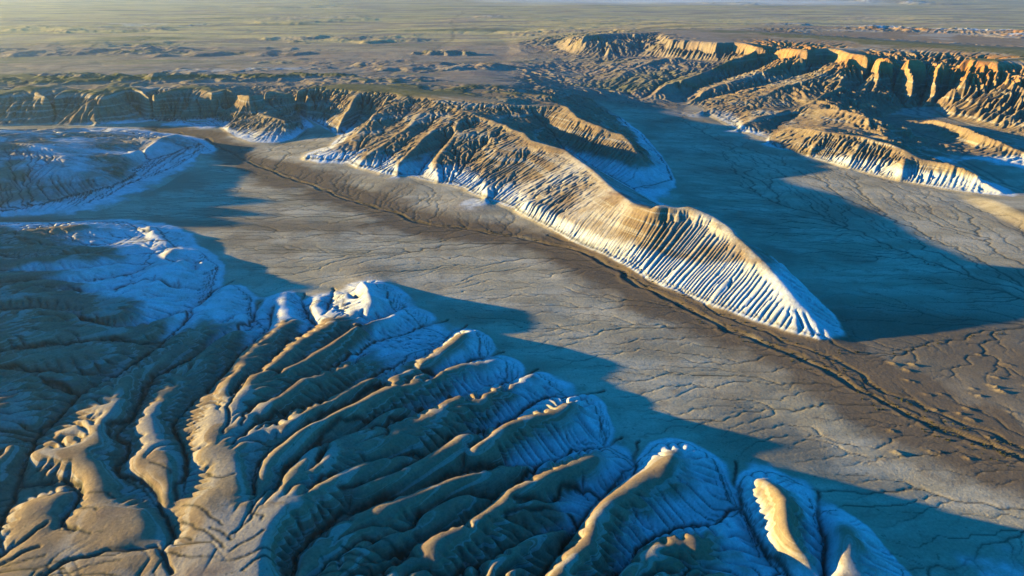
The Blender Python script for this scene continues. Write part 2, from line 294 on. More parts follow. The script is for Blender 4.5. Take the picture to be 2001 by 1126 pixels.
def _hash(ix, iy, seed):
    h = (ix.astype(np.int64) * 374761393 + iy.astype(np.int64) * 668265263 + seed * 1442695041) & 0xffffffff
    h = ((h ^ (h >> 13)) * 1274126177) & 0xffffffff
    h = (h ^ (h >> 16)) & 0xffffff
    return (h / float(0xffffff)).astype(np.float32)
def vnoise(x, y, seed):
    ix = np.floor(x); iy = np.floor(y); fx = (x - ix).astype(np.float32); fy = (y - iy).astype(np.float32)
    ux = fx * fx * (3 - 2 * fx); uy = fy * fy * (3 - 2 * fy)
    a = _hash(ix, iy, seed); b = _hash(ix + 1, iy, seed); c = _hash(ix, iy + 1, seed); d = _hash(ix + 1, iy + 1, seed)
    return (a * (1 - ux) + b * ux) * (1 - uy) + (c * (1 - ux) + d * ux) * uy - 0.5
def fbm(x, y, scale, octs, seed, gain=0.5):
    r = 0; amp = 1.0; s = 1.0 / scale
    for o in range(octs):
        c, sn = math.cos(o * 1.1 + .4), math.sin(o * 1.1 + .4)
        r = r + amp * vnoise((x * c - y * sn) * s + 17.3 * o, (x * sn + y * c) * s - 9.1 * o, seed + o)
        amp *= gain; s *= 2.03
    return r
def blur(A, n=1):
    for _ in range(n):
        P = np.pad(A, 1, mode='edge')
        A = (P[:-2, 1:-1] + P[2:, 1:-1] + P[1:-1, :-2] + P[1:-1, 2:]) * .125 + P[1:-1, 1:-1] * .5
    return A
def sample_line(line, step):
    out = []
    if len(line) == 1:
        return np.array(line, dtype=np.float64)
    for a, b in zip(line[:-1], line[1:]):
        n = max(1, int(math.hypot(b[0] - a[0], b[1] - a[1]) / step))
        t = np.arange(n) / n
        out.append(np.stack([a[k] + (b[k] - a[k]) * t for k in range(3)], 1))
    out.append(np.array([line[-1]], dtype=np.float64))
    return np.concatenate(out)
def rasterise(g, lines):
    P = np.concatenate([sample_line(l, g.d * .5) for l in lines])
    i = np.round((P[:, 0] - g.x0) / g.d).astype(int); j = np.round((P[:, 1] - g.y0) / g.d).astype(int)
    ok = (i >= 0) & (i < g.nx) & (j >= 0) & (j < g.ny)
    k = j[ok] * g.nx + i[ok]
    s = np.bincount(k, P[ok, 2], g.nx * g.ny); c = np.bincount(k, minlength=g.nx * g.ny)
    M = c > 0
    return np.where(M, s / np.maximum(c, 1), 0).reshape(g.ny, g.nx).astype(np.float32), M.reshape(g.ny, g.nx)
def laplace(C, M, iters=60, init=None):
    ny, nx = C.shape
    if min(ny, nx) < 12 or init is not None:
        U = init if init is not None else np.where(M, C, C[M].mean() if M.any() else 0).astype(np.float32)
        n = iters if init is not None else 300
    else:
        py, px = ny % 2, nx % 2
        Cp = np.pad(C * M, ((0, py), (0, px))); Mp = np.pad(M.astype(np.float32), ((0, py), (0, px)))
        cs = Cp.reshape(Cp.shape[0] // 2, 2, -1, 2).sum((1, 3)); ms = Mp.reshape(Mp.shape[0] // 2, 2, -1, 2).sum((1, 3))
        U2 = laplace((cs / np.maximum(ms, 1)).astype(np.float32), ms > 0, iters)
        yy = np.clip((np.arange(ny) - .5) / 2, 0, U2.shape[0] - 1.001); xx = np.clip((np.arange(nx) - .5) / 2, 0, U2.shape[1] - 1.001)
        j = yy.astype(int); i = xx.astype(int); b = (yy - j).astype(np.float32)[:, None]; a = (xx - i).astype(np.float32)[None]
        R = U2[j] * (1 - b) + U2[np.minimum(j + 1, U2.shape[0] - 1)] * b
        U = R[:, i] * (1 - a) + R[:, np.minimum(i + 1, U2.shape[1] - 1)] * a
        n = iters
    U = np.where(M, C, U).astype(np.float32)
    for _ in range(n):
        P = np.pad(U, 1, mode='edge')
        V = (P[:-2, 1:-1] + P[2:, 1:-1] + P[1:-1, :-2] + P[1:-1, 2:]) * .25
        U = np.where(M, C, V)
    return U
OFF = [(-1, 0, 1.), (1, 0, 1.), (0, -1, 1.), (0, 1, 1.), (-1, -1, 1.4142), (-1, 1, 1.4142), (1, -1, 1.4142), (1, 1, 1.4142)]
def fill(Z, eps=1e-3, rounds=2):
    """raise closed hollows so that water finds a way out"""
    ny, nx = Z.shape
    W = np.full_like(Z, 1e6)
    W[0] = Z[0]; W[-1] = Z[-1]; W[:, 0] = Z[:, 0]; W[:, -1] = Z[:, -1]
    def m3(r):
        p = np.pad(r, 1, mode='edge'); return np.minimum(np.minimum(p[:-2], p[2:]), p[1:-1])
    for _ in range(rounds):
        for j in range(1, ny): W[j] = np.minimum(W[j], np.maximum(Z[j], m3(W[j - 1]) + eps))
        for j in range(ny - 2, -1, -1): W[j] = np.minimum(W[j], np.maximum(Z[j], m3(W[j + 1]) + eps))
        for i in range(1, nx): W[:, i] = np.minimum(W[:, i], np.maximum(Z[:, i], m3(W[:, i - 1]) + eps))
        for i in range(nx - 2, -1, -1): W[:, i] = np.minimum(W[:, i], np.maximum(Z[:, i], m3(W[:, i + 1]) + eps))
    return W
def route(Z, d, jitter=0.0):
    ny, nx = Z.shape; n = ny * nx
    P = np.pad(Z, 1, mode='constant', constant_values=1e6)
    best = np.zeros_like(Z); rec = np.arange(n, dtype=np.int32).reshape(ny, nx).copy(); dist = np.ones_like(Z)
    base = rec.copy()
    for k, (dj, di, l) in enumerate(OFF):
        s = (Z - P[1 + dj:1 + dj + ny, 1 + di:1 + di + nx]) / (l * d)
        if jitter: s = s * (1 + jitter * (rng.random(Z.shape, dtype=np.float32) - .5))
        m = s > best
        best = np.where(m, s, best); rec = np.where(m, base + dj * nx + di, rec); dist = np.where(m, l * d, dist)
    rec[0] = base[0]; rec[-1] = base[-1]; rec[:, 0] = base[:, 0]; rec[:, -1] = base[:, -1]
    rec = rec.ravel(); dist = dist.ravel()
    dep = (rec != np.arange(n)).astype(np.int32); ptr = rec.copy()
    for _ in range(14):
        add = dep[ptr]
        if not add.any(): break
        dep = dep + add; ptr = ptr[ptr]
    order = np.argsort(dep, kind='stable'); cnt = np.bincount(dep)
    ends = np.cumsum(cnt)
    levels = [order[(ends[k - 1] if k else 0):ends[k]] for k in range(len(cnt))]
    A = np.full(n, d * d, dtype=np.float64)
    for lv in levels[:0:-1]:
        np.add.at(A, rec[lv], A[lv])
    return rec, dist, levels, A
def erode(Z, d, K, n_it, D, m=0.5, jitter=.5, a0=0.0, cap=3e3):
    K = K.ravel()
    for it in range(n_it):
        rec, dist, levels, A = route(Z, d, jitter)
        F = (K * np.clip(A - a0, 0, cap) ** m / dist).astype(np.float32)     # below a0 square metres slopes creep, no runnel forms
        z = Z.ravel().copy()
        for lv in levels[1:]:
            f = F[lv]; zr = z[rec[lv]]
            z[lv] = (z[lv] + f * zr) / (1 + f)
        Z = z.reshape(Z.shape)
        P = np.pad(Z, 1, mode='edge')
        lap = P[:-2, 1:-1] + P[2:, 1:-1] + P[1:-1, :-2] + P[1:-1, 2:] - 4 * Z
        Z = Z + D * lap
    return Z
def dist_to(lines, X, Y):
    """distance to surveyed lines, in plan (brute force on a thinned set)"""
    best = np.full(X.shape, 1e9, dtype=np.float32)
    for l in lines:
        for a, b in zip(l[:-1], l[1:]):
            ax, ay = a[0], a[1]; dx, dy = b[0] - ax, b[1] - ay; q = dx * dx + dy * dy + 1e-9
            t = np.clip(((X - ax) * dx + (Y - ay) * dy) / q, 0, 1)
            best = np.minimum(best, (X - ax - t * dx) ** 2 + (Y - ay - t * dy) ** 2)
    return np.sqrt(best)

import time
_t0 = time.time()
def tick(s): print("TICK %-28s %.1f" % (s, time.time() - _t0), flush=True)
# ------------------------------------------------------------------ relief on three nested rasters
G1 = Grid(-3600, 3600, 40, 4300, 8.0)       # the whole district
G2 = Grid(-20, 1500, 640, 2150, 2.5)        # eastern escarpment
G0 = Grid(-560, 480, 60, 1190, 1.0)         # near massif, long ridge, valley
G3 = Grid(-1150, -520, 560, 1260, 2.0)      # far left
GA = Grid(-290, 320, 90, 500, 0.5)          # near massif, fine
def base(g, parent=None):
    lines = FLOOR + HILL
    C, M = rasterise(g, lines)
    if parent is not None:
        Zp = parent.sample(parent.f['base'], g.X, g.Y)
        E = np.zeros_like(M); E[0] = E[-1] = True; E[:, 0] = E[:, -1] = True
        C = np.where(M, C, np.where(E, Zp, 0)); M = M | E
    g.f['base'] = laplace(C, M, 50)
    Cf, Mf = rasterise(g, FLOOR)
    if parent is not None:
        Zp = parent.sample(parent.f['floor'], g.X, g.Y)
        Cf = np.where(Mf, Cf, np.where(E, Zp, 0)); Mf = Mf | E
    g.f['floor'] = laplace(Cf, Mf, 40)
    g.f['h'] = g.f['base'] - g.f['floor']
base(G1); base(G2, G1); base(G0, G1); base(G3, G1); tick('base')

# district
Z = G1.f['base']
Z = Z + (fbm(G1.X, G1.Y, 260, 5, 3) * 6 + fbm(G1.X, G1.Y, 600, 2, 4) * 14 * smooth(1500, 2200, G1.Y)) * smooth(1150, 1500, G1.Y) * smooth(70, 40, Z)
Z = blur(Z, 1)
K1 = (smooth(1150, 1400, G1.Y) * .10).astype(np.float32)
Z = erode(fill(Z), 8.0, K1, 6, .05, cap=2e4); G1.f['z'] = Z
rec, dist, lv, A = route(fill(Z + fbm(G1.X, G1.Y, 60, 3, 5) * .5), 8.0, .3)
G1.f['line'] = blur(smooth(5, 8.5, np.log(A.reshape(Z.shape) / 64.)).astype(np.float32), 1)
tick('G1')

# eastern escarpment
X, Y = G2.X, G2.Y
Z = blur(G2.f['base'], 2)
hm = smooth(.8, 4, G2.f['h'])
Z = Z + smooth(2, 11, G2.f['h']) * 9 * smooth(70, 50, Z) * (1 - .75 * smooth(330, 260, X + .2 * (Y - 900)))
Z = Z + hm * (fbm(X, Y, 70, 4, 21) * 3.2 + fbm(X, Y, 18, 3, 22) * 1.6) * smooth(79, 72, Z)
K2 = (hm * (.24 - .15 * smooth(520, 380, X + .1 * (Y - 900)) * smooth(80, 60, Z)) * (1 - .85 * smooth(70, 76, Z)) + .004).astype(np.float32)
Z = erode(fill(Z), 2.5, K2, 20, .022, jitter=.25, a0=8, cap=9e3)
G2.f['z'] = Z
rec, dist, lv, A = route(fill(Z + fbm(X, Y, 30, 3, 25) * .15), 2.5, .3)
G2.f['line'] = blur(smooth(4.5, 8, np.log(A.reshape(Z.shape) / 6.25)).astype(np.float32), 1)
tick('G2')

# far left
X, Y = G3.X, G3.Y
Z = blur(G3.f['base'], 1); hm = smooth(.5, 3, G3.f['h']); top = smooth(45.3, 46.5, Z) * smooth(900, 1000, Y)
Z = Z + hm * (1 - top) * (fbm(X, Y, 45, 4, 26) * 5 + fbm(X, Y, 12, 3, 27) * 1.2)
Z = erode(fill(Z), 2.0, (hm * (1 - .9 * top) * .13 + .002).astype(np.float32), 12, .035, a0=20, cap=2e3)
G3.f['z'] = Z
rec, dist, lv, A = route(fill(Z + fbm(X, Y, 20, 3, 25) * .15), 2.0, .3)
G3.f['line'] = smooth(4.5, 8, np.log(A.reshape(Z.shape) / 4.)).astype(np.float32)
tick('G3')

# near and middle ground
CHANNELS = [WASH, L((1660,690,.4),(1760,690,0),(1850,658,-1.2),(2001,640,-3),(2300,640,-6)), L((1330,235,5),(1400,275,3),(1415,320,0),(1450,365,-2),(1520,400,-4),(1620,440,-5),(1700,470,-5.5),(1850,530,-5),(2001,590,-5),(2300,640,-6))]
def drift(x, y, dch):
    """where water on the valley floor is drawn: to the nearest channel and down valley, over uneven silt"""
    return .026 * dch - .034 * (x * .80 - y * .60) + fbm(x, y, 38, 6, 37, .58) * .55
X, Y = G0.X, G0.Y
G0.f['dch'] = dist_to(CHANNELS, X[::4, ::4], Y[::4, ::4]).repeat(4, 0).repeat(4, 1)[:G0.ny, :G0.nx]
G0.f['dch'] = blur(G0.f['dch'], 4)
Z = blur(G0.f['base'], 2); h = G0.f['h']
hm = smooth(.5, 3, h)
top = smooth(45.3, 46.5, Z) * smooth(900, 1000, Y)            # grassy upland above the rims
mesa = smooth(30.5, 32.5, Z) * smooth(330, 260, Y)            # flat shoulder of the near massif
# between its gullies the soft clay swells into full, rounded ribs: steep at the gully, broad on top
E = np.zeros(Z.shape, dtype=bool); E[0] = E[-1] = True; E[:, 0] = E[:, -1] = True
def envelope(lines):
    C, M = rasterise(G0, lines); C = np.where(M, C, np.where(E, G0.f['base'], 0)); return laplace(C, M | E, 30)
Zg = envelope(FLOOR + GULLY); Zc = envelope(CRESTS + FLOOR[:1])
span = Zc - Zg
t = np.clip((Z - Zg) / np.maximum(span, .5), 0, 1)
full = Zg + (1 - (1 - t) ** 2.1) * span
wr = smooth(500, 450, Y) * smooth(1.0, 3.0, span) * hm * .85
Z = blur(Z + (full - Z) * wr, 2)
dome = smooth(-190, -240, X) * smooth(590, 640, Y) * smooth(960, 900, Y)
ridge = smooth(-60, 0, X) * smooth(340, 380, Y) * smooth(820, 700, Y)
Z = Z + hm * (1 - top) * (1 - .75 * mesa) * (1 - .55 * dome) * (1 - .5 * ridge) * (fbm(X, Y, 36, 4, 31) * (1.3 + 2.6 * smooth(500, 900, Y)) + fbm(X, Y, 7, 3, 32) * .45)
Z = Z + (1 - hm) * (fbm(X, Y, 60, 6, 33, .56) * .7)
cap_line = L((1300,407,36),(1325,414,35),(1345,407,37.5),(1400,430,34),(1425,448,32))
sub = (slice(int(440 - G0.y0), int(560 - G0.y0)), slice(int(60 - G0.x0), int(220 - G0.x0)))
dc = dist_to([cap_line], X[sub] + fbm(X[sub], Y[sub], 12, 2, 39) * 6, Y[sub])
Z[sub] = Z[sub] + 2.4 * smooth(9, 4.5, dc)
G0.f['hm'] = hm; G0.f['mesa'] = mesa
K0 = (np.clip(1 + 1.6 * fbm(X, Y, 42, 3, 38), .25, 2) * hm * (1 - .9 * top) * (1 - .85 * mesa) * (.17 - .04 * smooth(450, 520, Y) + .05 * smooth(560, 800, Y)) * (1 - .2 * dome) * (1 - .5 * ridge) + .0004).astype(np.float32)
Z = erode(fill(Z), 1.0, K0, 12, (.03 + .02 * smooth(500, 440, Y) * hm).astype(np.float32), jitter=.25, a0=6, cap=900)
tick('G0 eroded')
Zr = fill(Z + drift(X, Y, G0.f['dch']) * (1 - .8 * hm) + fbm(X, Y, 3, 1, 36) * .06)
rec, dist, lv, A = route(Zr, 1.0, .6)
la = np.log(A.reshape(Z.shape)).astype(np.float32)
gy, gx = np.gradient(Z, 1.0); steep = smooth(.25, .6, np.hypot(gx, gy))
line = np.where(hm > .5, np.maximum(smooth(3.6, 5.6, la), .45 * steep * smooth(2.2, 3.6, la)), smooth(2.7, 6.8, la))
wide = np.maximum(line, blur(np.where(la > 8.0, 1.4, 0).astype(np.float32), 2))
G0.f['line'] = np.clip(wide, 0, 1)
G0.f['z'] = Z - (1 - hm) * blur(np.clip(wide, 0, 1), 1) * .35
tick('G0')

# near massif, refined
X, Y = GA.X, GA.Y
Z = blur(G0.sample(G0.f['z'], X, Y), 2)
hm = G0.sample(G0.f['hm'], X, Y); mesa = G0.sample(G0.f['mesa'], X, Y)
Z = Z + hm * (1 - .85 * mesa) * (fbm(X, Y, 3.2, 3, 41) * .10 + fbm(X, Y, 14, 2, 42) * .4)
KA = (hm * .075 * (1 - .9 * mesa) + .0004).astype(np.float32)
Z = erode(fill(Z, 5e-4), .5, KA, 8, .028, a0=6, cap=300)
Zr = fill(Z + drift(X, Y, G0.sample(G0.f['dch'], X, Y)) * (1 - .8 * hm) + fbm(X, Y, 2.2, 1, 36) * .05, 5e-4)
rec, dist, lv, A = route(Zr, .5, .6)
la = np.log(A.reshape(Z.shape)).astype(np.float32)
gy, gx = np.gradient(Z, .5); steep = smooth(.30, .65, np.hypot(gx, gy))
line = np.where(hm > .5, np.maximum(smooth(3.0, 4.6, la), .6 * steep * smooth(1.7, 3.0, la)), smooth(2.5, 6.6, la))  # on hills, gully and rill shade painted dark; on the floor, scrubby runnels
wide = np.maximum(line, blur(np.where(la > 7.6, 1.5, 0).astype(np.float32), 3))
GA.f['line'] = np.clip(wide, 0, 1)
GA.f['z'] = Z - blur(np.clip(wide, 0, 1), 1) * (.30 * (1 - hm) + .25 * hm)
for _ in range(34):                                            # wind-blown hummocks beyond the wash
    hx, hy, _z = at(rng.uniform(1720, 2080), rng.uniform(690, 900), 0)
    w0, w1, hh = rng.uniform(.8, 1.5), rng.uniform(1.6, 3.4), rng.uniform(.5, 1.1)
    i0, i1 = int((hx - 12 - GA.x0) / .5), int((hx + 12 - GA.x0) / .5); j0, j1 = int((hy - 12 - GA.y0) / .5), int((hy + 12 - GA.y0) / .5)
    if i0 < 0 or j0 < 0 or i1 >= GA.nx or j1 >= GA.ny: continue
    xs, ys = X[j0:j1, i0:i1] - hx, Y[j0:j1, i0:i1] - hy
    a_ = .6 * xs + .8 * ys; b_ = .8 * xs - .6 * ys
    GA.f['z'][j0:j1, i0:i1] += hh * np.exp(-(b_ / w1) ** 2 - (a_ / w0) ** 2) * (1 + 1.2 * fbm(X[j0:j1, i0:i1], Y[j0:j1, i0:i1], 1.6, 2, 90))
tick('GA')

# distant outcrops on the plain: bearing, half width, half depth (m), relief (m), paleness
OUTCROPS = [((60,158,40),260,70,20,.0),((330,156,40),230,60,18,.05),((520,152,40),200,50,16,.1),((690,158,42),150,40,12,.0),((820,130,36),200,80,22,.05),((420,100,33),300,120,22,.1),((700,78,30),260,130,24,.1),((100,100,34),300,120,26,.1),
            ((868,104,34),75,45,34,.0),((185,58,30),330,160,26,.1),((210,84,34),220,90,16,.2),((700,150,40),140,40,9,.1),((640,118,36),160,60,9,.15),((980,128,32),120,60,9,.1),((1070,68,32),120,60,16,.1),
            ((620,38,28),240,420,26,.35),((250,50,28),420,200,16,.5),((960,36,26),110,170,16,1.),((1440,7,24),300,500,26,.9),((1730,3,24),420,800,40,1.),((1080,62,34),170,120,14,.25),
            ((1650,52,58),260,110,26,.9),((1790,66,56),230,80,26,.9),((1930,74,54),200,80,26,.7),((2080,84,54),200,90,26,.7),((1500,50,60),200,130,20,.6),((1330,42,40),380,260,14,.3),((800,66,36),70,60,10,.0),((430,134,40),120,50,8,.7),
            ((560,12,22),500,600,26,.2),((560,130,42),80,40,4,.8)]
def outcrop(x, y):
    h = np.zeros(x.shape, dtype=np.float32); w = np.zeros(x.shape, dtype=np.float32)
    for k, (c, rx, ry, amp, pale) in enumerate(OUTCROPS):
        cx, cy, _ = at(*c)
        q = ((x - cx) / rx) ** 2 + ((y - cy) / ry) ** 2
        m = q < 2.2
        xs, ys = x[m], y[m]
        n = fbm(xs, ys, min(rx, ry) * .55, 5, 70 + k)
        e = smooth(1.15, .0, q[m] + n * 1.3)
        r = 1 - 2 * np.abs(fbm(xs * .6, ys, min(rx, ry) * .42, 4, 170 + k, .42))
        h[m] += e * (.62 + .22 * r) * amp * (.40 if cy < 1700 else .36)
        w[m] = np.maximum(w[m], .7 * pale * e * smooth(.3, .8, r + n * 1.2))
    return h, w

CRACKS = [L(*[(a, b, z) for a, b in p]) for z, p in [
    (31, [(138,994),(156,1002),(186,1012)]), (32.5, [(112,1026),(136,1040),(172,1052)]), (33, [(160,968),(202,964),(218,974)]), (32.5, [(0,1104),(32,1092),(84,1086)]),
    (34, [(90,1124),(170,1104),(236,1096)]), (34.5, [(140,1120),(220,1118),(246,1124)]), (34, [(320,1080),(350,1088),(376,1086),(400,1086),(430,1092)]),
    (33.4, [(330,1022),(356,1017),(376,1028),(380,1044),(400,1054),(426,1064),(440,1074)]), (33.6, [(332,1026),(342,1046),(366,1062)]), (33.4, [(364,978),(386,992),(400,1002),(426,1016),(440,1024)]),
    (34, [(486,975),(486,1012),(448,1048),(456,1058)]), (34, [(488,1000),(512,1006),(516,1016)]), (34.3, [(400,1036),(426,1040),(448,1048)]), (35, [(450,1076),(486,1056),(520,1038)]), (35, [(440,1104),(500,1082),(540,1062)]),
    (35.2, [(470,1118),(510,1096),(545,1084)]), (33, [(60,905),(100,898),(140,900)]), (33, [(70,930),(96,915),(112,905)]), (33, [(290,900),(310,905),(330,925)]), (33.2, [(400,920),(430,935),(455,930)]),
    (31.8, [(620,1100),(680,1085),(760,1090)]), (31.2, [(610,1120),(700,1110),(780,1118)]), (30.5, [(660,1068),(720,1062),(790,1075)]), (30, [(700,1040),(750,1050),(800,1064)]), (31, [(640,1085),(700,1072),(740,1075)])]]
def cut_gullies(g, lines, depth, wide, wob):
    """narrow winding slots along the surveyed gullies"""
    P = np.concatenate([sample_line(l, g.d * .4) for l in lines]); x, y = P[:, 0], P[:, 1]
    x = x + (fbm(x, y, 9, 3, 44) * 2 * wob).astype(np.float64); y = y + (fbm(x, y, 9, 3, 45) * 2 * wob).astype(np.float64)
    i = np.round((x - g.x0) / g.d).astype(int); j = np.round((y - g.y0) / g.d).astype(int)
    ok = (i > 0) & (i < g.nx - 1) & (j > 0) & (j < g.ny - 1)
    M = np.zeros(g.X.shape, dtype=np.float32); M[j[ok], i[ok]] = 1
    B = np.clip(blur(M, wide) * (1.3 + .5 * wide), 0, 1)
    g.f['z'] = g.f['z'] - depth * B; g.f['line'] = np.maximum(g.f['line'], np.clip(B * 1.1, 0, .95))
cut_gullies(GA, GULLY, .9, 3, 1.6); cut_gullies(GA, CRACKS, .22, 1, 1.6)
def cut_wash(g):
    X, Y = g.X, g.Y
    wx = X + fbm(X, Y, 26, 3, 95) * 9; wy = Y + fbm(X, Y, 26, 3, 96) * 9
    d1 = dist_to([WASH], wx, wy); d2 = dist_to([[(p[0] + 9, p[1] + 8, 0) for p in WASH[:12]]], wx - 2 * fbm(X, Y, 9, 2, 97), wy)
    bed = np.maximum(smooth(2.6, 1.0, d1), .7 * smooth(1.9, .8, d2))
    g.f['z'] = g.f['z'] - .75 * bed + .25 * np.exp(-((d1 - 4) / 1.6) ** 2)
    g.f['bed'] = bed.astype(np.float32); g.f['line'] = np.maximum(g.f['line'], .75 * np.maximum(smooth(.6, .2, np.abs(d1 - 2.4)), .8 * smooth(.6, .2, np.abs(d2 - 1.7))).astype(np.float32))
cut_wash(G0); cut_wash(GA); tick('wash')

def surface(x, y):
    z = G1.sample(G1.f['z'], x, y)
    far = smooth(3600, 4250, y)
    z = z * (1 - far) + (22 + fbm(x, y, 900, 4, 51) * 10) * far
    ln = G1.sample(G1.f['line'], x, y) * (1 - far)
    h = G1.sample(G1.f['h'], x, y)
    for g, band in ((G2, 60), (G3, 40), (G0, 25), (GA, 12)):
        w = g.inside(x, y, band)
        z = z + (g.sample(g.f['z'], x, y) - z) * w
        ln = ln + (g.sample(g.f['line'], x, y) - ln) * w
        if 'h' in g.f: h = h + (g.sample(g.f['h'], x, y) - h) * w
    oh, ow = outcrop(x, y)
    return z + oh, ln, h, ow

# ------------------------------------------------------------------ the sheet, split into its landforms
def rows():
    y = 96.0; out = []
    while y < 26000:
        out.append(y)
        if y < 520: d = .62 + .0011 * (y - 96)
        elif y < 1150: d = 1.15 + .0010 * (y - 520)
        elif y < 2150: d = 1.9 + .0042 * (y - 1150)
        else: d = max(6.0, y * y / 140000 * .8)
        y += d
    return np.array(out)
uc = np.concatenate([np.linspace(-2.6, -.83, 60, endpoint=False), np.linspace(-.83, .83, 1060), np.linspace(.83, 2.2, 46)[1:]])
yr = rows(); print("ROWS", len(yr), "COLS", len(uc))
dep = yr * CP + CAM_H * SP
PX = (dep[:, None] * uc[None]).astype(np.float64); PY = np.repeat(yr[:, None], len(uc), 1)
PZ, LN, HH, OW = surface(PX, PY)
tick('sampled')
ny, nx = PX.shape

# colour zones (what the ground is made of), as weights per vertex
def wash_side(x, y):
    """distance to the main wash and which bank a point lies on (+ = far bank)"""
    best = np.full(x.shape, 1e9); side = np.zeros(x.shape)
    for a, b in zip(WASH[:-1], WASH[1:]):
        dx, dy = b[0] - a[0], b[1] - a[1]; q = dx * dx + dy * dy
        t = np.clip(((x - a[0]) * dx + (y - a[1]) * dy) / q, 0, 1)
        ex, ey = x - a[0] - t * dx, y - a[1] - t * dy; r = ex * ex + ey * ey
        m = r < best; best = np.where(m, r, best); side = np.where(m, np.sign(ex * dy - ey * dx), side)
    return np.sqrt(best), side
dw = np.full(PX.shape, 1e3); sd = np.zeros(PX.shape)
sel = (PY < 1200) & (np.abs(PX) < 700)
dw[sel], sd[sel] = wash_side(PX[sel], PY[sel])
n1 = fbm(PX, PY, 50, 4, 61); n2 = fbm(PX, PY, 9, 3, 62)
hill_w = smooth(.35, 1.6, HH + n2 * .8)
strat = PZ + n1 * 2.2 + n2 * 2.6
east = smooth(0, 120, PX - 260 - .1 * (PY - 600)) * smooth(620, 760, PY) * (PY < 2300)
front = smooth(-120, -160, PX) * smooth(320, 360, PY) * smooth(600, 570, PY)
white_top = 12.0 + 3.0 * front + 9.0 * smooth(340, 410, PY) * smooth(470, 430, PY) + 0.5 * smooth(450, 520, PY) * smooth(660, 560, PY) + 1.0 * smooth(560, 660, PY) - (3 + 14 * smooth(790, 860, PY)) * east - 1 * smooth(-150, -350, PX)
white = smooth(white_top + 2.6, white_top - 2.6, strat + 2.5 * LN) * hill_w * smooth(1150, 1000, PY)
domew = smooth(-190, -240, PX) * smooth(600, 640, PY) * smooth(960, 900, PY)
white = np.maximum(white, hill_w * domew * np.clip(.45 + 1.3 * n1 + .5 * n2, 0, .85))
ridgew = smooth(-60, 0, PX) * smooth(340, 380, PY) * smooth(760, 640, PY) * smooth(260, 215, PX)
white = np.maximum(white, hill_w * ridgew * np.clip(.20 + .8 * n1 + .35 * n2, 0, .5))
white = white * (1 - .7 * east * smooth(820, 900, PY) * smooth(.2, -.1, n1 + .1))
band = np.exp(-((strat - 33.2) / .9) ** 2) + .8 * np.exp(-((strat - 28.5) / .6) ** 2) * smooth(480, 620, PY) + .7 * np.exp(-((strat - 36.5) / .8) ** 2)
band = np.clip(band * smooth(-.12, .2, fbm(PX * .45 + PY * .3, PY, 26, 4, 64)), 0, 1) * hill_w
red = np.clip(smooth(46, 62, strat + n1 * 10) * smooth(80.5, 78, PZ) * (.65 + 1.2 * fbm(PX, PY, 80, 3, 65)), 0, 1) * (PY > 900)
eastslope = smooth(950, 1050, PY) * smooth(230, 380, PX - .30 * (PY - 1000)) * smooth(2250, 2050, PY)
upland = np.clip(smooth(44, 46.3, PZ) * smooth(980, 1040, PY) * (PY < 1500) * (PZ < 50) * (1 - eastslope) + smooth(78.5, 80.5, PZ + n1 * 2), 0, 1)
plain = smooth(1080, 1250, PY) * (1 - eastslope)
flat = np.clip(HH, 0, 1)
brown = np.clip(smooth(34, 8, np.abs(dw - 9) - 24 * n1 - 9 * n2) + .8 * smooth(-20, 40, dw * sd + 60 * n1 - 15) * smooth(470, 380, PY) * (dw < 400) + .6 * smooth(26, 10, np.abs(PY - 565 - 20 * n1)) * smooth(-40, -140, PX), 0, 1) * (1 - hill_w)
line = LN * (1 - .7 * np.exp(-((HH - 1.1) / .55) ** 2) * (PY < 1000))
flat_pale = smooth(5200, 6200, PY) * smooth(9500, 8000, PY) * smooth(-500, 200, PX - .0 * PY + 900 * fbm(PX, PY, 1500, 3, 81)) * smooth(3600, 2600, PX) * .75
pale = np.clip(np.maximum(OW, flat_pale * (.75 + fbm(PX * .4, PY, 700, 4, 82))), 0, 1)
white = np.maximum(white, smooth(0, .3, pale) * smooth(1060, 1200, PY)); hill_w = np.maximum(hill_w, pale); plain = plain * (1 - pale); upland = upland * (1 - pale)
line = line * (1 - .65 * smooth(1200, 1700, PY))
tracks = [(L((430,114,34),(560,105,33),(700,96,31),(880,87,30),(1010,84,30)), 4.), (L((905,22,26),(880,45,27),(892,70,29),(850,96,32),(800,112,34),(742,134,38),(700,150,42)), 6.), (L((40,172,41),(80,148,39),(100,132,37),(180,121,35),(300,112,34)), 6.), (L((1120,40,30),(1000,52,29),(905,60,28)), 6.)]
far_sel = (PY > 1120) & (PY < 5000) & (np.abs(PX) < 2000)
fx, fy = PX[far_sel], PY[far_sel]; wob = fbm(fx, fy, 60, 3, 99) * 40; tl = np.zeros(fx.shape)
for l_, w_ in tracks: tl = np.maximum(tl, smooth(w_ * 2, w_ * .6, dist_to([l_], fx + wob * (w_ > 5), fy + wob * (w_ > 5))))
line[far_sel] = np.maximum(line[far_sel], .35 * tl)
gyy = np.gradient(PZ, axis=0) / np.maximum(np.gradient(PY, axis=0), .1); gxx = np.gradient(PZ, axis=1) / np.maximum(np.gradient(PX, axis=1), .1)
red = red * smooth(.18, .42, np.hypot(gxx, gyy)) * (PY < 2250)
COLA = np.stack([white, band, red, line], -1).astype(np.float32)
COLB = np.stack([np.clip(hill_w, 0, 1), np.clip(upland, 0, 1), np.clip(plain, 0, 1), brown], -1).astype(np.float32)
tick('zones')

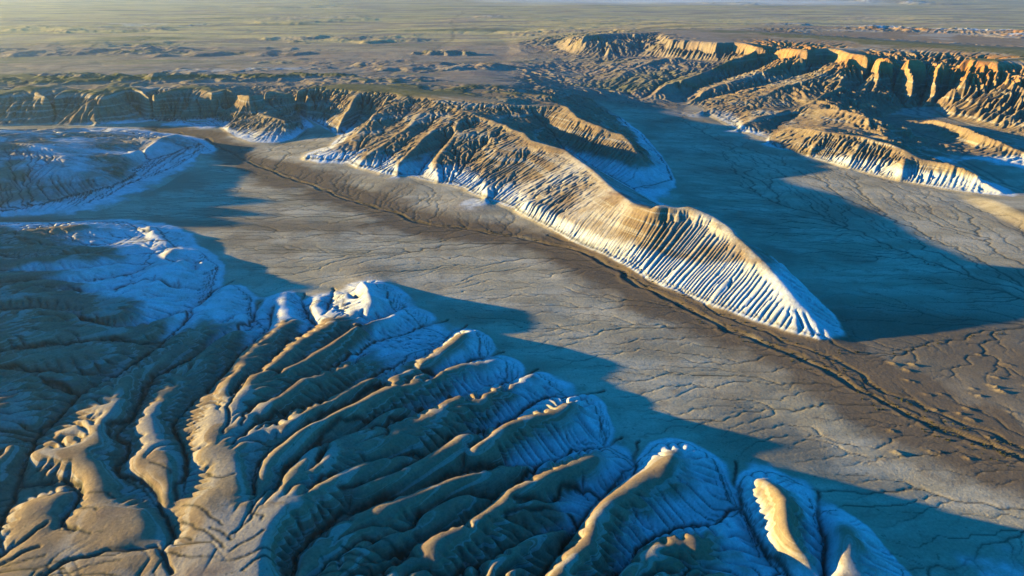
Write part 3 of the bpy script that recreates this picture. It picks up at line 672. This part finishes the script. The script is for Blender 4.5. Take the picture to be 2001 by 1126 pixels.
# landform of each face
fj, fi = np.meshgrid(np.arange(ny - 1), np.arange(nx - 1), indexing='ij')
cx = .5 * (PX[:-1, :-1] + PX[1:, 1:]); cy = .5 * (PY[:-1, :-1] + PY[1:, 1:]); ch = HH[:-1, :-1]
def poly_mask(pts, z=3):
    P = [at(a, b, z)[:2] for a, b in pts]
    inside = np.zeros(cx.shape, dtype=bool)
    for (x1, y1), (x2, y2) in zip(P, P[1:] + P[:1]):
        c = ((y1 > cy) != (y2 > cy)) & (cx < (x2 - x1) * (cy - y1) / (y2 - y1 + 1e-12) + x1)
        inside ^= c
    return inside
hillface = ch > .45
reg = np.zeros(cx.shape, dtype=np.int32)
REG = [("valley_floor", "pale grey valley floor crossed by branching dry channels", "valley floor")]
def region(name, label, cat, pts, need_hill=True, z=3):
    REG.append((name, label, cat))
    m = poly_mask(pts, z)
    if need_hill: m &= hillface
    reg[m & (reg == 0)] = len(REG) - 1
REG.append(("dry_wash", "dark brown dry wash with a cut channel winding past the long ridge", "dry wash"))
reg[(dw[:-1, :-1] < 9 + 8 * n1[:-1, :-1]) & (ch < .45) & (cy < 1100)] = 1
region("white_peaks", "cluster of pale sunlit peaks at the far edge of the foreground hills", "hills", [(520,602),(555,545),(640,540),(715,505),(790,560),(840,600),(790,602),(745,632),(700,625),(650,618),(618,638),(560,618)])
region("pointed_peak", "pointed pale peak left of the cream knolls", "hill", [(1250,845),(1243,895),(1228,930),(1180,968),(1200,1000),(1240,1075),(1300,1040),(1370,1030),(1420,1003),(1447,997),(1434,950),(1437,890),(1330,835)])
region("grassy_upland", "flat olive upland above the rim behind the long ridge", "upland", [(640,171),(740,155),(1000,150),(1110,178),(1120,205),(1040,207),(985,203),(840,194),(700,175)], False, 46)
region("mesa_top", "flat grassy top above the orange cliffs", "mesa", [(1140,68),(1290,60),(1310,77),(1440,80),(1530,90),(1660,102),(1800,110),(2001,112),(2700,142),(2700,92),(1600,62),(1250,54)], False, 80)
region("cream_knoll", "cream sunlit knoll with a curved crest at lower right", "hill", [(1437,890),(1700,880),(1610,960),(1600,1010),(1612,1050),(1610,1090),(1607,1200),(1560,1150),(1520,1110),(1490,1085),(1478,1060),(1447,997),(1434,950)])
region("small_knoll", "smaller cream knoll beside the curved one at bottom right", "hill", [(1607,1200),(1610,1090),(1612,1050),(1600,1010),(1600,940),(1900,1000),(2000,1400),(1700,1400)])
region("badland_hills", "tan ribbed badland hills with dark gullies filling the foreground", "hills", [(455,535),(430,570),(394,592),(375,610),(355,640),(284,695),(227,730),(150,774),(128,802),(66,864),(46,922),(-200,1150),(-2500,5000),(1900,5000),(1900,1300),(1437,860),(1100,700),(705,480),(560,520)])
region("shaded_badlands", "low shaded badland ribs on the left with a white front", "hills", [(-3000,426),(420,426),(470,480),(470,540),(455,545),(394,592),(355,640),(227,730),(66,864),(-200,1150),(-2500,5000),(-6000,2000)])
region("pale_dome", "broad pale dome with a white apron on the left", "hill", [(-600,425),(420,420),(420,255),(250,247),(0,257),(-600,262)])
region("dissected_knoll", "small gullied knoll with a white foot in the middle distance", "hill", [(425,255),(455,229),(520,223),(590,222),(612,245),(600,300),(420,310)])
region("long_ridge", "long sunlit ridge with parallel gullies and a white base", "ridge", [(1700,700),(1500,690),(1000,480),(560,330),(640,285),(690,258),(712,190),(640,150),(900,175),(1060,240),(1102,290),(1140,312),(1270,388),(1400,420),(1700,560)])
region("gullied_spur", "shorter gullied spur behind the long ridge", "ridge", [(1060,240),(1102,290),(1140,312),(1270,388),(1340,430),(1340,350),(1270,262),(1160,190),(1060,185)])
region("left_escarpment", "shaded escarpment of clay slopes across the left", "escarpment", [(-3000,262),(0,257),(250,247),(455,232),(520,223),(690,258),(712,190),(660,160),(0,160),(-3000,160)])
region("ochre_ridge", "low ochre ridge with a pale foot in the right valley", "ridge", [(1500,300),(1525,255),(1560,240),(1760,270),(2100,400),(1990,420),(1600,330)])
region("buff_mound", "buff sunlit mound in front of the orange cliffs", "hill", [(1790,210),(1830,190),(2300,200),(2600,330),(2010,283)])
region("orange_escarpment", "tall escarpment with orange cliffs and fluted slopes", "escarpment", [(1040,160),(1060,85),(1130,50),(1560,45),(2700,60),(2700,420),(2100,330),(1760,270),(1560,240),(1500,290),(1330,205),(1180,190)])
REG.append(("plain", "hazy grassland plain reaching to the horizon", "plain"))
reg[(reg == 0) & (cy > 1150) & ~((cx > 300) & (cy < 1700) & (ch < 6))] = len(REG) - 1

# ------------------------------------------------------------------ materials
def node(nt, kind, **kw):
    n = nt.nodes.new(kind)
    for k, v in kw.items():
        setattr(n, k, v)
    return n
def ground_material(name, s):
    """weathered clay and silt; s scales the grain"""
    m = bpy.data.materials.new(name); m.use_nodes = True
    nt = m.node_tree; lk = nt.links.new
    b = nt.nodes["Principled BSDF"]; b.inputs["Roughness"].default_value = .95
    b.inputs["Specular IOR Level"].default_value = .08
    tc = node(nt, "ShaderNodeTexCoord")
    def noise(scale, detail=5, rough=.55, vec=None):
        n = node(nt, "ShaderNodeTexNoise"); n.inputs["Scale"].default_value = scale
        n.inputs["Detail"].default_value = detail; n.inputs["Roughness"].default_value = rough
        lk(vec or tc.outputs["Object"], n.inputs["Vector"]); return n.outputs["Fac"]
    def ramp(src, a, c):
        r = node(nt, "ShaderNodeMapRange"); r.interpolation_type = 'SMOOTHSTEP'
        r.inputs["From Min"].default_value = a; r.inputs["From Max"].default_value = c; lk(src, r.inputs["Value"]); return r.outputs[0]
    def col(c):
        n = node(nt, "ShaderNodeRGB"); n.outputs[0].default_value = (*c, 1); return n.outputs[0]
    def mix(f, a, c, mode='MIX'):
        n = node(nt, "ShaderNodeMix"); n.data_type = 'RGBA'; n.blend_type = mode
        if isinstance(f, float): n.inputs[0].default_value = f
        else: lk(f, n.inputs[0])
        lk(a, n.inputs[6]); lk(c, n.inputs[7]); return n.outputs[2]
    def math_(op, a, c):
        n = node(nt, "ShaderNodeMath"); n.operation = op
        for k, v in ((0, a), (1, c)):
            if isinstance(v, (int, float)): n.inputs[k].default_value = v
            else: lk(v, n.inputs[k])
        return n.outputs[0]
    def attr(nm):
        n = node(nt, "ShaderNodeAttribute"); n.attribute_name = nm
        sp = node(nt, "ShaderNodeSeparateColor"); lk(n.outputs["Color"], sp.inputs[0])
        return sp.outputs[0], sp.outputs[1], sp.outputs[2], n.outputs["Alpha"]
    white, band, red, line = attr("zone_a"); hillw, upland, plain, brown = attr("zone_b")
    mp = node(nt, "ShaderNodeMapping"); mp.inputs["Scale"].default_value = (.22, 1, 1); lk(tc.outputs["Object"], mp.inputs[0])
    big = noise(.012 / s, 5); med = noise(.09 / s, 6, .6); fine = noise(.9 / s, 5, .65)
    streak = noise(.05 / s, 6, .62, mp.outputs[0])
    # valley floor
    c_floor = mix(ramp(streak, .35, .68), col((.35, .28, .17)), col((.50, .41, .275)))
    c_floor = mix(ramp(med, .52, .72), c_floor, col((.31, .235, .145)))
    c_floor = mix(ramp(big, .47, .66), c_floor, col((.27, .205, .125)))
    c_floor = mix(math_('MULTIPLY', brown, .95), c_floor, col((.15, .10, .058)))
    # hills
    c_tan = mix(ramp(med, .35, .7), col((.228, .152, .084)), col((.28, .198, .115)))
    c_tan = mix(ramp(big, .5, .7), c_tan, col((.28, .21, .125)))
    mz = node(nt, "ShaderNodeMapping"); mz.inputs["Scale"].default_value = (.006, .006, .42 / (.6 + .4 * s)); lk(tc.outputs["Object"], mz.inputs[0])
    beds = noise(1.0, 3, .6, mz.outputs[0])
    c_tan = mix(math_('MULTIPLY', ramp(beds, .52, .60), .55), c_tan, col((.21, .14, .095)))
    c_tan = mix(math_('MULTIPLY', ramp(beds, .46, .38), .6), c_tan, col((.40, .345, .27)))
    c_white = mix(ramp(med, .35, .7), col((.62, .605, .575)), col((.50, .465, .40)))
    c_h = mix(white, c_tan, c_white)
    c_h = mix(math_('MULTIPLY', band, .8), c_h, col((.16, .095, .065)))
    c_h = mix(red, c_h, mix(ramp(med, .4, .65), col((.42, .175, .055)), col((.40, .24, .10))))
    c = mix(hillw, c_floor, c_h)
    # grassland
    c_pl = mix(ramp(big, .36, .52), col((.38, .285, .165)), col((.46, .355, .15)))
    sx = node(nt, "ShaderNodeSeparateXYZ"); lk(tc.outputs["Object"], sx.inputs[0])
    nearpl = math_('ADD', ramp(sx.outputs[1], 2900, 1400), math_('MULTIPLY', math_('SUBTRACT', big, .5), 1.6))
    c_pl = mix(ramp(nearpl, .35, .75), c_pl, mix(ramp(med, .4, .62), col((.31, .235, .16)), col((.25, .175, .125))))
    c_pl = mix(math_('MULTIPLY', ramp(streak, .48, .60), .8), c_pl, col((.20, .155, .12)))
    c_pl = mix(math_('MULTIPLY', ramp(noise(.16 / s, 5, .65, mp.outputs[0]), .50, .66), .7), c_pl, col((.15, .125, .07)))
    c_pl = mix(ramp(noise(.03 / s, 6, .6, mp.outputs[0]), .54, .68), c_pl, col((.16, .15, .07)))
    c = mix(plain, c, c_pl)
    c = mix(math_('MULTIPLY', upland, ramp(fine, .1, .5)), c, mix(ramp(med, .4, .7), col((.10, .095, .035)), col((.17, .145, .07))))
    # dark scrub and damp silt along runnels; shade painted into hillside gullies and rills
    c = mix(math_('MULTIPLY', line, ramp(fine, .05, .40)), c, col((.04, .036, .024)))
    # loose stones and tufts
    spk = noise(.42 / s, 2, .5)
    c = mix(math_('MULTIPLY', ramp(spk, .66, .74), math_('SUBTRACT', .55, math_('MULTIPLY', white, .35))), c, col((.10, .085, .05)))
    # grain
    g = node(nt, "ShaderNodeMapRange"); g.inputs["From Min"].default_value = .25; g.inputs["From Max"].default_value = .75
    g.inputs["To Min"].default_value = .74; g.inputs["To Max"].default_value = 1.2; lk(fine, g.inputs["Value"])
    hsv = node(nt, "ShaderNodeHueSaturation"); lk(c, hsv.inputs["Color"]); lk(g.outputs[0], hsv.inputs["Value"])
    lk(hsv.outputs[0], b.inputs["Base Color"])
    bp = node(nt, "ShaderNodeBump"); bp.inputs["Strength"].default_value = .6; bp.inputs["Distance"].default_value = .5 * s
    lk(noise(.55 / s, 8, .68), bp.inputs["Height"]); lk(bp.outputs[0], b.inputs["Normal"])
    return m
mat_near = ground_material("clay_near", 1.0)
mat_mid = ground_material("clay_middle", 2.0)
mat_far = ground_material("clay_far", 5.0)

# normals of the whole sheet, so that neighbouring landforms meet without a seam
def sheet_normals():
    V = np.stack([PX, PY, PZ], -1)
    du = np.empty_like(V); du[:, 1:-1] = V[:, 2:] - V[:, :-2]; du[:, 0] = V[:, 1] - V[:, 0]; du[:, -1] = V[:, -1] - V[:, -2]
    dv = np.empty_like(V); dv[1:-1] = V[2:] - V[:-2]; dv[0] = V[1] - V[0]; dv[-1] = V[-1] - V[-2]
    n = np.cross(du, dv); n /= np.linalg.norm(n, axis=-1, keepdims=True); return n
NRM = sheet_normals()
idx = np.arange(ny * nx, dtype=np.int32).reshape(ny, nx)
quads = np.stack([idx[:-1, :-1], idx[:-1, 1:], idx[1:, 1:], idx[1:, :-1]], -1)
VP = np.stack([PX, PY, PZ], -1).reshape(-1, 3).astype(np.float32); VN = NRM.reshape(-1, 3).astype(np.float32)
A4 = COLA.reshape(-1, 4); B4 = COLB.reshape(-1, 4)
for r, (name, label, cat) in enumerate(REG):
    q = quads[reg == r]
    if not len(q): print("EMPTY", name); continue
    uq, inv = np.unique(q.ravel(), return_inverse=True)
    me = bpy.data.meshes.new(name)
    me.vertices.add(len(uq)); me.vertices.foreach_set("co", VP[uq].ravel())
    nq = len(q)
    me.loops.add(nq * 4); me.loops.foreach_set("vertex_index", inv.astype(np.int32).ravel())
    me.polygons.add(nq); me.polygons.foreach_set("loop_start", np.arange(0, nq * 4, 4, dtype=np.int32))
    me.update(calc_edges=True)
    me.polygons.foreach_set("use_smooth", np.ones(nq, dtype=bool))
    for an, arr in (("zone_a", A4), ("zone_b", B4)):
        at_ = me.attributes.new(an, 'FLOAT_COLOR', 'POINT'); at_.data.foreach_set("color", arr[uq].ravel())
    me.normals_split_custom_set_from_vertices(VN[uq])
    o = bpy.data.objects.new(name, me); scene.collection.objects.link(o)
    ym = VP[uq][:, 1].mean()
    me.materials.append(mat_far if name in ("plain", "orange_escarpment", "buff_mound") else mat_mid if name in ("left_escarpment", "gullied_spur", "ochre_ridge", "pale_dome", "dissected_knoll", "long_ridge") else mat_near)
    o["kind"] = "structure"; o["label"] = label; o["category"] = cat
tick('mesh')

# ------------------------------------------------------------------ shrubs along the wash
def shrub_material():
    m = bpy.data.materials.new("shrub_leaf"); m.use_nodes = True
    nt = m.node_tree; b = nt.nodes["Principled BSDF"]; b.inputs["Roughness"].default_value = .8
    n = node(nt, "ShaderNodeTexNoise"); n.inputs["Scale"].default_value = 2.0
    r = node(nt, "ShaderNodeValToRGB"); r.color_ramp.elements[0].color = (.055, .05, .012, 1); r.color_ramp.elements[1].color = (.17, .13, .03, 1)
    oi = node(nt, "ShaderNodeTexCoord"); nt.links.new(oi.outputs["Object"], n.inputs["Vector"]); nt.links.new(n.outputs["Fac"], r.inputs[0]); nt.links.new(r.outputs[0], b.inputs["Base Color"])
    return m
def shrub_mesh(seed):
    r = random.Random(seed); v, f = [], []
    for k in range(22):                       # twigs with a leafy blade each, fanning out of one root
        a = r.uniform(0, 6.283); e = r.uniform(.25, 1.35); ln = r.uniform(.6, 1.0)
        d = Vector((math.cos(a) * math.cos(e), math.sin(a) * math.cos(e), math.sin(e))) * ln
        sd = Vector((-math.sin(a), math.cos(a), r.uniform(-.4, .4))) * r.uniform(.12, .24)
        up = d.cross(sd).normalized() * r.uniform(.05, .12)
        i = len(v)
        v += [Vector((0, 0, -.12)), d * .55 + sd, d * .55 - sd, d * .6 + up, d]
        f += [(i, i + 1, i + 3), (i, i + 3, i + 2), (i + 1, i + 4, i + 3), (i + 3, i + 4, i + 2)]
    me = bpy.data.meshes.new("desert_shrub"); me.from_pydata([tuple(p) for p in v], [], f); me.update(); return me
sm = shrub_material(); SHRUBS = [shrub_mesh(k) for k in range(4)]
for me in SHRUBS: me.materials.append(sm)
rs = random.Random(5); spots = []
def along(label, group, line, n, spread):
    P = sample_line(line, 1.0)
    for _ in range(n):
        p = P[rs.randint(0, len(P) - 1)]; spots.append((p[0] + rs.gauss(0, spread), p[1] + rs.gauss(0, spread), label, group))
def shift(l, dx, dy): return [(x + dx, y + dy, z) for x, y, z in l]
wash_low = L((2060,930,0),(2001,905,0),(1880,858,0),(1730,788,0)); wash_mid = L((1730,788,0),(1600,712,0),(1480,662,0)); wash_up = L((1480,662,0),(1380,622,0),(1290,578,0),(1200,525,0))
for w_, nm, k in ((wash_low, "towards the right edge", 1.0), (wash_mid, "below the ridge tip", .8), (wash_up, "under the white ridge foot", .7)):
    along("yellow-green shrub in the main wash " + nm, "shrubs in the main wash " + nm, w_, int(38 * k), 1.2)
    along("yellow-green shrub on the far bank of the wash " + nm, "shrubs on the far bank " + nm, shift(w_, 6, 7), int(30 * k), 1.2)
    along("yellow-green shrub on the near bank of the wash " + nm, "shrubs on the near bank " + nm, shift(w_, -7, -5), int(18 * k), 1.6)
along("small dark shrub in the upper wash left of the long ridge", "shrubs in the upper wash", L((1200,525,0),(1120,488,0),(1040,470,0),(940,452,0),(840,440,0)), 26, 2.0)
along("small shrub along the side channel right of the ridge tip", "shrubs on the side channel", L((1640,690,0),(1760,690,0),(1850,658,0),(1960,645,0)), 22, 1.2)
along("small dark shrub on the sunlit strip at the right", "shrubs on the sunlit strip", L((1720,470,0),(1800,500,0),(1900,540,0)), 14, 4.0)
xs = np.array([p[0] for p in spots]); ys = np.array([p[1] for p in spots]); zs = surface(xs, ys)[0]
for k, (x, y, z) in enumerate(zip(xs, ys, zs)):
    o = bpy.data.objects.new("desert_shrub", SHRUBS[k % 4]); scene.collection.objects.link(o)
    q = rs.uniform(.55, 1.25)
    o.location = (x, y, z); o.rotation_euler = (0, 0, rs.uniform(0, 6.28)); o.scale = (q * rs.uniform(.9, 1.3), q * rs.uniform(.9, 1.3), q * rs.uniform(.7, 1.0))
    o["label"] = spots[k][2]; o["category"] = "shrub"; o["group"] = spots[k][3]

# ------------------------------------------------------------------ haze
def haze_box():
    zmin = float(PZ.min()) - 1.5
    x0, x1, y0, y1, z0, z1 = -70000, 70000, -3000, 27000, zmin, CAM_H + 6
    v = [(x, y, z) for z in (z0, z1) for y in (y0, y1) for x in (x0, x1)]
    f = [(0, 2, 3, 1), (4, 5, 7, 6), (0, 1, 5, 4), (1, 3, 7, 5), (3, 2, 6, 7), (2, 0, 4, 6)]
    me = bpy.data.meshes.new("haze"); me.from_pydata(v, [], f); me.update()
    m = bpy.data.materials.new("haze_air"); m.use_nodes = True
    nt = m.node_tree; nt.nodes.clear()
    out = nt.nodes.new("ShaderNodeOutputMaterial"); pv = nt.nodes.new("ShaderNodeVolumePrincipled")
    pv.inputs["Color"].default_value = (.80, .92, 1, 1); pv.inputs["Density"].default_value = 3.6e-5; pv.inputs["Anisotropy"].default_value = .65
    nt.links.new(pv.outputs[0], out.inputs["Volume"])
    me.materials.append(m)
    o = bpy.data.objects.new("haze", me); scene.collection.objects.link(o)
    o["kind"] = "stuff"; o["label"] = "pale evening haze over the whole valley"; o["category"] = "haze"
haze_box()
tick('done')
